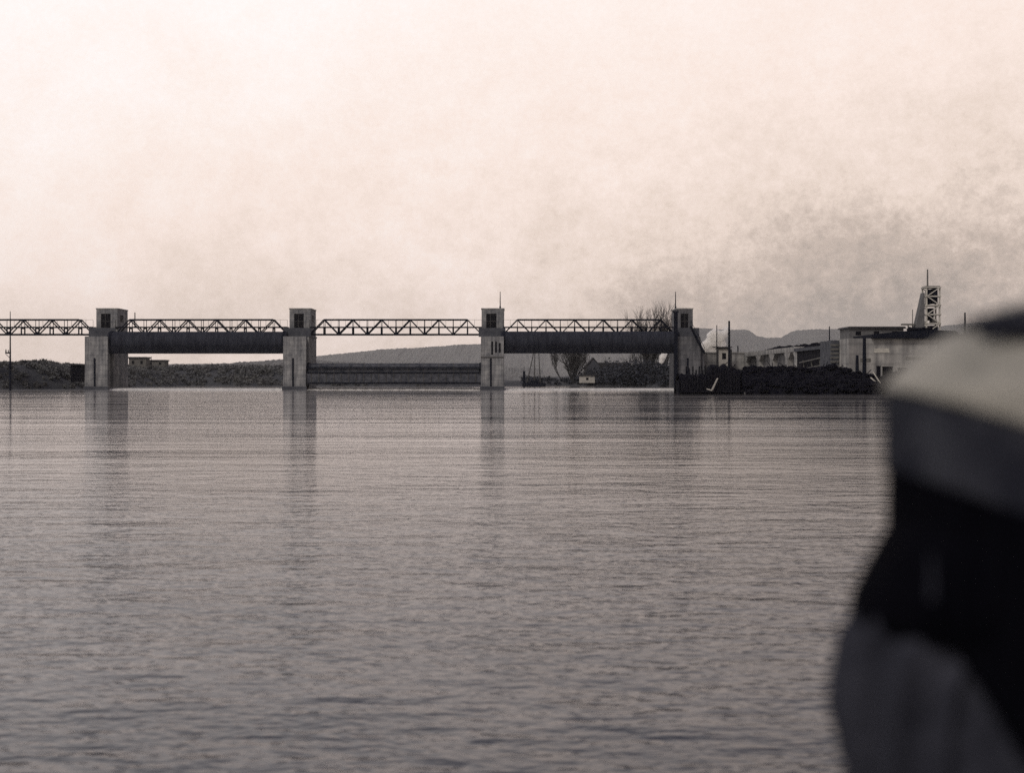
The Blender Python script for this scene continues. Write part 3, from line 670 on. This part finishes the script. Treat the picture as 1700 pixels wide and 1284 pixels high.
for k in range(7):
    px = 1139+k*5.4+rnd.uniform(-1.2, 1.2)
    q = MB(); q.bar((0, 0, 1.5), (rnd.uniform(-.15, .15), 0, Z(rnd.uniform(607, 616), 199)), .11, .1, 5)
    tag(q.build('stake', WOODD, None, loc=(X(px, 199), 199, 0)), '%s dark stake from the right pier above the left end of the cofferdam' % ('first', 'second', 'third', 'fourth', 'fifth', 'sixth', 'seventh')[k], 'stake', 'stakes behind the cofferdam')

# ------------------------------------------------------------------ steam plumes
def steam(label, blobs, Y, seed, dens):
    m = bpy.data.materials.new('steam'); m.use_nodes = True; t = m.node_tree; t.nodes.clear()
    o = t.nodes.new('ShaderNodeOutputMaterial'); v = t.nodes.new('ShaderNodeVolumePrincipled'); v.inputs['Color'].default_value = (.98, .97, .95, 1); v.inputs['Anisotropy'].default_value = .2
    tc = t.nodes.new('ShaderNodeTexCoord'); n = t.nodes.new('ShaderNodeTexNoise'); n.inputs['Scale'].default_value = .55; n.inputs['Detail'].default_value = 4
    t.links.new(tc.outputs['Object'], n.inputs[0]); mr = t.nodes.new('ShaderNodeMapRange'); t.links.new(n.outputs[0], mr.inputs[0]); mr.inputs[1].default_value = .34; mr.inputs[2].default_value = .52; mr.inputs[4].default_value = dens
    t.links.new(mr.outputs[0], v.inputs['Density']); t.links.new(v.outputs[0], o.inputs['Volume'])
    bm = bmesh.new()
    for (px, py, r) in blobs:
        c = P(px, py, Y); rr = r*Y/F
        bmesh.ops.create_icosphere(bm, subdivisions=3, radius=rr, matrix=Matrix.Translation(c))
    me = bpy.data.meshes.new('steam'); bm.to_mesh(me); bm.free(); me.materials.append(m)
    ob = bpy.data.objects.new('steam', me); C.collection.objects.link(ob)
    rm = ob.modifiers.new('r', 'REMESH'); rm.mode = 'VOXEL'; rm.voxel_size = .25
    dp = ob.modifiers.new('d', 'DISPLACE'); tx_ = bpy.data.textures.new('c', 'CLOUDS'); tx_.noise_scale = 1.2; dp.texture = tx_; dp.strength = .9
    tag(ob, label, kind='stuff')
steam('bright white steam drifting up beside the right pier', [(1163, 578, 8), (1172, 576, 9), (1182, 572, 11), (1192, 566, 12), (1188, 556, 10), (1200, 556, 9), (1180, 562, 9), (1196, 574, 10), (1205, 549, 6), (1168, 584, 6), (1182, 583, 7), (1196, 584, 6), (1162, 585, 7)], 316, 1, 3.0)
steam('small bright puff of steam seen under the right gate', [(1100, 594, 6), (1102, 588, 5), (1098, 600, 4)], 400, 2, 3.0)

# ------------------------------------------------------------------ haze
m = bpy.data.materials.new('haze'); m.use_nodes = True; t = m.node_tree; t.nodes.clear()
o = t.nodes.new('ShaderNodeOutputMaterial'); v = t.nodes.new('ShaderNodeVolumePrincipled'); v.inputs['Color'].default_value = (.93, .92, .90, 1); v.inputs['Density'].default_value = .000034
v.inputs['Anisotropy'].default_value = .0; t.links.new(v.outputs[0], o.inputs['Volume'])
q = MB().box(-11000, 11000, -1000, 12000, -5, 480); hz = q.build('haze', m); tag(hz, 'thin pale river haze', kind='stuff')

# ------------------------------------------------------------------ own boat (below the picture) and the person at its rail
t = thing('launch', 'open excursion launch carrying the photographer and the person at the right', 'boat', (.6, 0, 0))
q = MB(); rings = []
for k in range(17):
    u = k/16; xx = -4+9*u; hw = 1.75*(1-max(0, (u-.55)/.45)**2.2)*(.85+.15*min(1, u*6))+.02
    rings.append([(xx, .35-hw, .85), (xx, .35-hw*.9, .2), (xx, .35-hw*.45, -.35), (xx, .35+hw*.45, -.35), (xx, .35+hw*.9, .2), (xx, .35+hw, .85), (xx, .35+hw-.06, .85), (xx, .35+hw*.86, .3), (xx, .35-hw*.86, .3), (xx, .35-hw+.06, .85)])
q.loft(rings); q.build('hull', PLAST, t)
q = MB(); q.box(-3.6, 2.2, -.95, 1.65, .302, .36); q.build('deck', WOODM, t)
for x in (-2.6, -1.2): MB().box(x, x+.35, -1.0, 1.7, .7, .75).build('bench', WOODP, t)

YP = 1.4; S = YP/F
hx = .548
COAT = mat('coat_cloth', (.046, .048, .062), (.014, .015, .021), 7, 1, .3, spec=.05)
HATM = mat('pale_hat_felt', (.33, .315, .28), (.20, .195, .175), 11, .95, .2)
BANDM = mat('hat_band', (.040, .042, .052), (.012, .013, .02), 11, 1, .2, spec=.05)
HAIRM = mat('black_hair', (.003, .003, .005), (.0015, .0015, .003), 30, 1, .3, spec=.03, stretch=(3, 3, .3))
SKIN = mat('skin', (.36, .24, .18), (.30, .20, .15), 8, .6)
per = thing('person', 'person in a pale hat and dark coat seen from behind at the right edge', 'person', (hx, YP+.03, .36))
def lerp(t, tab):
    if t <= tab[0][0]: return tab[0][1]
    for (a, b), (c, d) in zip(tab, tab[1:]):
        if t <= c: return b+(d-b)*(t-a)/(c-a)
    return tab[-1][1]
# body: one skinned surface
def skinned(name, verts, edges, m, parent, sub=2):
    me = bpy.data.meshes.new(name); me.from_pydata([v[:3] for v in verts], edges, []); me.materials.append(m)
    ob = bpy.data.objects.new(name, me); C.collection.objects.link(ob); ob.parent = parent
    sk = ob.modifiers.new('s', 'SKIN'); sk.use_smooth_shade = True
    for i, v in enumerate(verts):
        me.skin_vertices[0].data[i].radius = (v[3], v[4] if len(v) > 4 else v[3])
    me.skin_vertices[0].data[0].use_root = True
    sb = ob.modifiers.new('u', 'SUBSURF'); sb.levels = sb.render_levels = sub
    return ob
V = []; E = []
def vv(x, y, z, r, r2=None, frm=None):
    V.append((x, y, z, r, r2 or r)); 
    if frm is not None: E.append((frm, len(V)-1))
    return len(V)-1
pel = vv(0, 0, .88, .15, .11); wa = vv(0, 0, 1.05, .13, .10, pel); ch = vv(0, 0, 1.22, .15, .11, wa); ns = vv(0, 0, 1.36, .10, .08, ch)
nk = vv(0, .01, 1.42, .055, .055, ns); jaw = vv(0, .02, 1.50, .065, .08, nk); hd = vv(0, .01, 1.59, .075, .095, jaw); ht = vv(0, 0, 1.66, .05, .06, hd)
nose = vv(0, .125, 1.545, .012, .012, jaw)
for s in (-1, 1):
    sh = vv(s*.13, 0, 1.36, .05, .05, ns); el = vv(s*.215, -.03, 1.05, .036, .036, sh); wr = vv(s*.19, .10, .84, .024, .024, el); pm = vv(s*.185, .14, .77, .028, .02, wr)
    for j, (fx, ln) in enumerate(((-.03, .07), (-.01, .08), (.01, .075), (.03, .06))):
        f1 = vv(s*.185+fx, .16, .715, .009, .009, pm); vv(s*.185+fx, .155, .715-ln*.55, .008, .008, f1)
    th = vv(s*.185-s*.035, .175, .75, .011, .011, pm); vv(s*.185-s*.045, .19, .715, .009, .009, th)
    hp = vv(s*.09, 0, .82, .09, .09, pel); kn = vv(s*.10, .01, .45, .055, .055, hp); an = vv(s*.10, -.01, .08, .035, .035, kn); vv(s*.11, .14, .035, .035, .03, an)
skinned('body', V, E, SKIN, per)
# coat: torso shell with folds
def ringpts(cx, cy, z, a, b, n=64, fold=0, ph=0, kf=9):
    r = []
    for i in range(n):
        th = 2*math.pi*i/n; f = 1+fold*math.sin(kf*th+ph)+fold*.6*math.sin((kf*2-3)*th+ph*2.3)
        r.append((cx+a*f*math.cos(th), cy+b*f*math.sin(th), z))
    return r
q = MB(); rings = []
for z, a, b in ((.28, .27, .22), (.5, .24, .19), (.8, .19, .15), (1.02, .165, .13), (1.2, .19, .14), (1.30, .195, .13), (1.36, .175, .115), (1.405, .13, .10), (1.44, .085, .085), (1.465, .075, .08)):
    rings.append(ringpts(0, 0, z, a, b, 64, .035 if z < 1 else .02, z*3, 9))
q.loft(rings); q.build('coat', COAT, per, smooth=True)
# sleeves: gathered cloth with deep lengthwise folds
for s in (-1, 1):
    q = MB(); rings = []; K = 30; n = 72
    path = [(0, (.085, -.0, 1.42), .055), (.1, (.120, -.01, 1.395), .068), (.22, (.148, -.025, 1.345), .078), (.4, (.142, -.035, 1.25), .073), (.6, (.165, -.045, 1.15), .068), (.75, (.19, -.03, 1.05), .06), (.9, (.185, .04, .94), .052), (1, (.188, .10, .85), .045)]
    pts = []
    for k in range(K+1):
        u = k/K; c = Vector((lerp(u, [(p[0], p[1][0]) for p in path])*s, lerp(u, [(p[0], p[1][1]) for p in path]), lerp(u, [(p[0], p[1][2]) for p in path]))); pts.append((c, lerp(u, [(p[0], p[2]) for p in path]), u))
    for k, (c, r, u) in enumerate(pts):
        a = pts[max(0, k-1)][0]; b = pts[min(K, k+1)][0]; dd = (b-a).normalized(); e1 = dd.cross(Vector((0, 1, 0))).normalized(); e2 = dd.cross(e1)
        ring = []
        for i in range(n):
            th = 2*math.pi*i/n; f = 1+.10*min(1, u*4)*(1-2*abs(math.sin(5*th+6*u*s+.8*math.sin(5*u)))**.6)*1.9+.05*math.sin(13*th-9*u)
            ring.append(c+(e1*math.cos(th)+e2*math.sin(th))*r*f)
        rings.append(ring)
    q.loft(rings); q.build('sleeve', COAT, per, smooth=True)
q = MB(); rings = []
for z, a, b in ((1.385, .195, .12), (1.40, .208, .125), (1.42, .204, .135), (1.45, .188, .14), (1.48, .170, .14), (1.50, .158, .14), (1.502, .14, .12), (1.46, .07, .08)): rings.append(ringpts(0, -.01, z, a, b, 48, .015, 1, 5))
q.loft(rings, cap=False); q.build('collar', HAIRM, per, smooth=True)
# hair and hat share one outline, cut by a tilted plane
def Rz(z):   # radius of head-dress by height above the person's base
    return lerp(z, [(1.22, .15), (1.30, .157), (1.40, .16), (1.45, .163), (1.48, .164), (1.60, .164), (1.632, .163), (1.645, .150), (1.665, .130), (1.683, .102), (1.70, .074), (1.715, .045), (1.722, .0)])
def zcut(x, base): return base-.20*(x+.165)
def shell(name, m, zlo, zhi, parent, thick=0, amp=0.0):
    q = MB(); n = 72; K = 16; rings = []
    for k in range(K+1):
        ring = []
        for i in range(n):
            th = 2*math.pi*i/n; cx = math.cos(th); sy = math.sin(th); z = zlo(cx, sy)+(zhi(cx, sy)-zlo(cx, sy))*k/K
            r = (Rz(z)+thick)*(1+amp*math.sin(23*th+z*14)+amp*math.sin(11*th-z*9)); ring.append((r*cx, r*sy*1.02, z))
        rings.append(ring)
    q.loft(rings, cap=True); return q.build(name, m, parent, smooth=True)
shell('hair', HAIRM, lambda c, s: 1.42-.14*max(0, -s)**.5*max(0, min(1, (c+1.0)*2.0)) if s < .0 else 1.42+.08*min(1, s*3), lambda c, s: 1.60-.060*(c+1)-.002, per, -.004, .012)
hat = thing('hat', None, None); hat.parent = per
del_ = hat
lo1 = lambda c, s: 1.548-.062*(c+1)
lo2 = lambda c, s: 1.630-.060*(c+1)
shell('hat_band', BANDM, lo1, lambda c, s: lo2(c, s)+.004, hat, .0)
shell('hat_crown', HATM, lo2, lambda c, s: 1.7219, hat, .004, .004)
V2 = []; 
q = MB()
def curl(pts, r):
    for k in range(len(pts)-1): q.bar(Vector(pts[k])-Vector((0, 0, .012)), Vector(pts[k+1])-Vector((0, 0, .012)), r[k]*.9, r[k+1]*.9, 8)
hc = lambda px, py, dy: ((px-850)*S-hx, dy, CAMH+(HZ-py)*S-.36)
curl([hc(1612, 540, -.06), hc(1630, 520, -.07), hc(1655, 512, -.07), hc(1680, 520, -.07), hc(1697, 540, -.07), hc(1705, 572, -.07)], [.006, .009, .011, .014, .014, .008])
curl([hc(1655, 512, -.05), hc(1700, 500, -.05), hc(1750, 498, -.05)], [.008, .010, .012])
curl([hc(1590, 528, -.03), hc(1612, 515, -.04), hc(1655, 512, -.05)], [.003, .006, .01])
curl([hc(1600, 545, -.09), hc(1640, 528, -.10), hc(1672, 530, -.10), hc(1690, 560, -.10), hc(1688, 590, -.10)], [.004, .011, .014, .013, .006])
q.build('hat_trim', BANDM, hat, smooth=True)
q = MB(); q.bar(hc(1497, 900, -.13), hc(1498, 970, -.13), .002, .0035, 6); q.build('collar_pin', COAT, per)
for s in (-1, 1):
    q = MB(); rings = []
    for y, w, h_ in ((-.07, .03, .05), (-.05, .042, .075), (.02, .045, .085), (.09, .046, .055), (.16, .042, .045), (.185, .02, .03)):
        rings.append([(s*.105+w*math.cos(2*math.pi*i/14), y, max(-.0, .035+h_*math.sin(2*math.pi*i/14))) for i in range(14)])
    q.loft(rings); q.build('shoe', HAIRM, per, smooth=True)
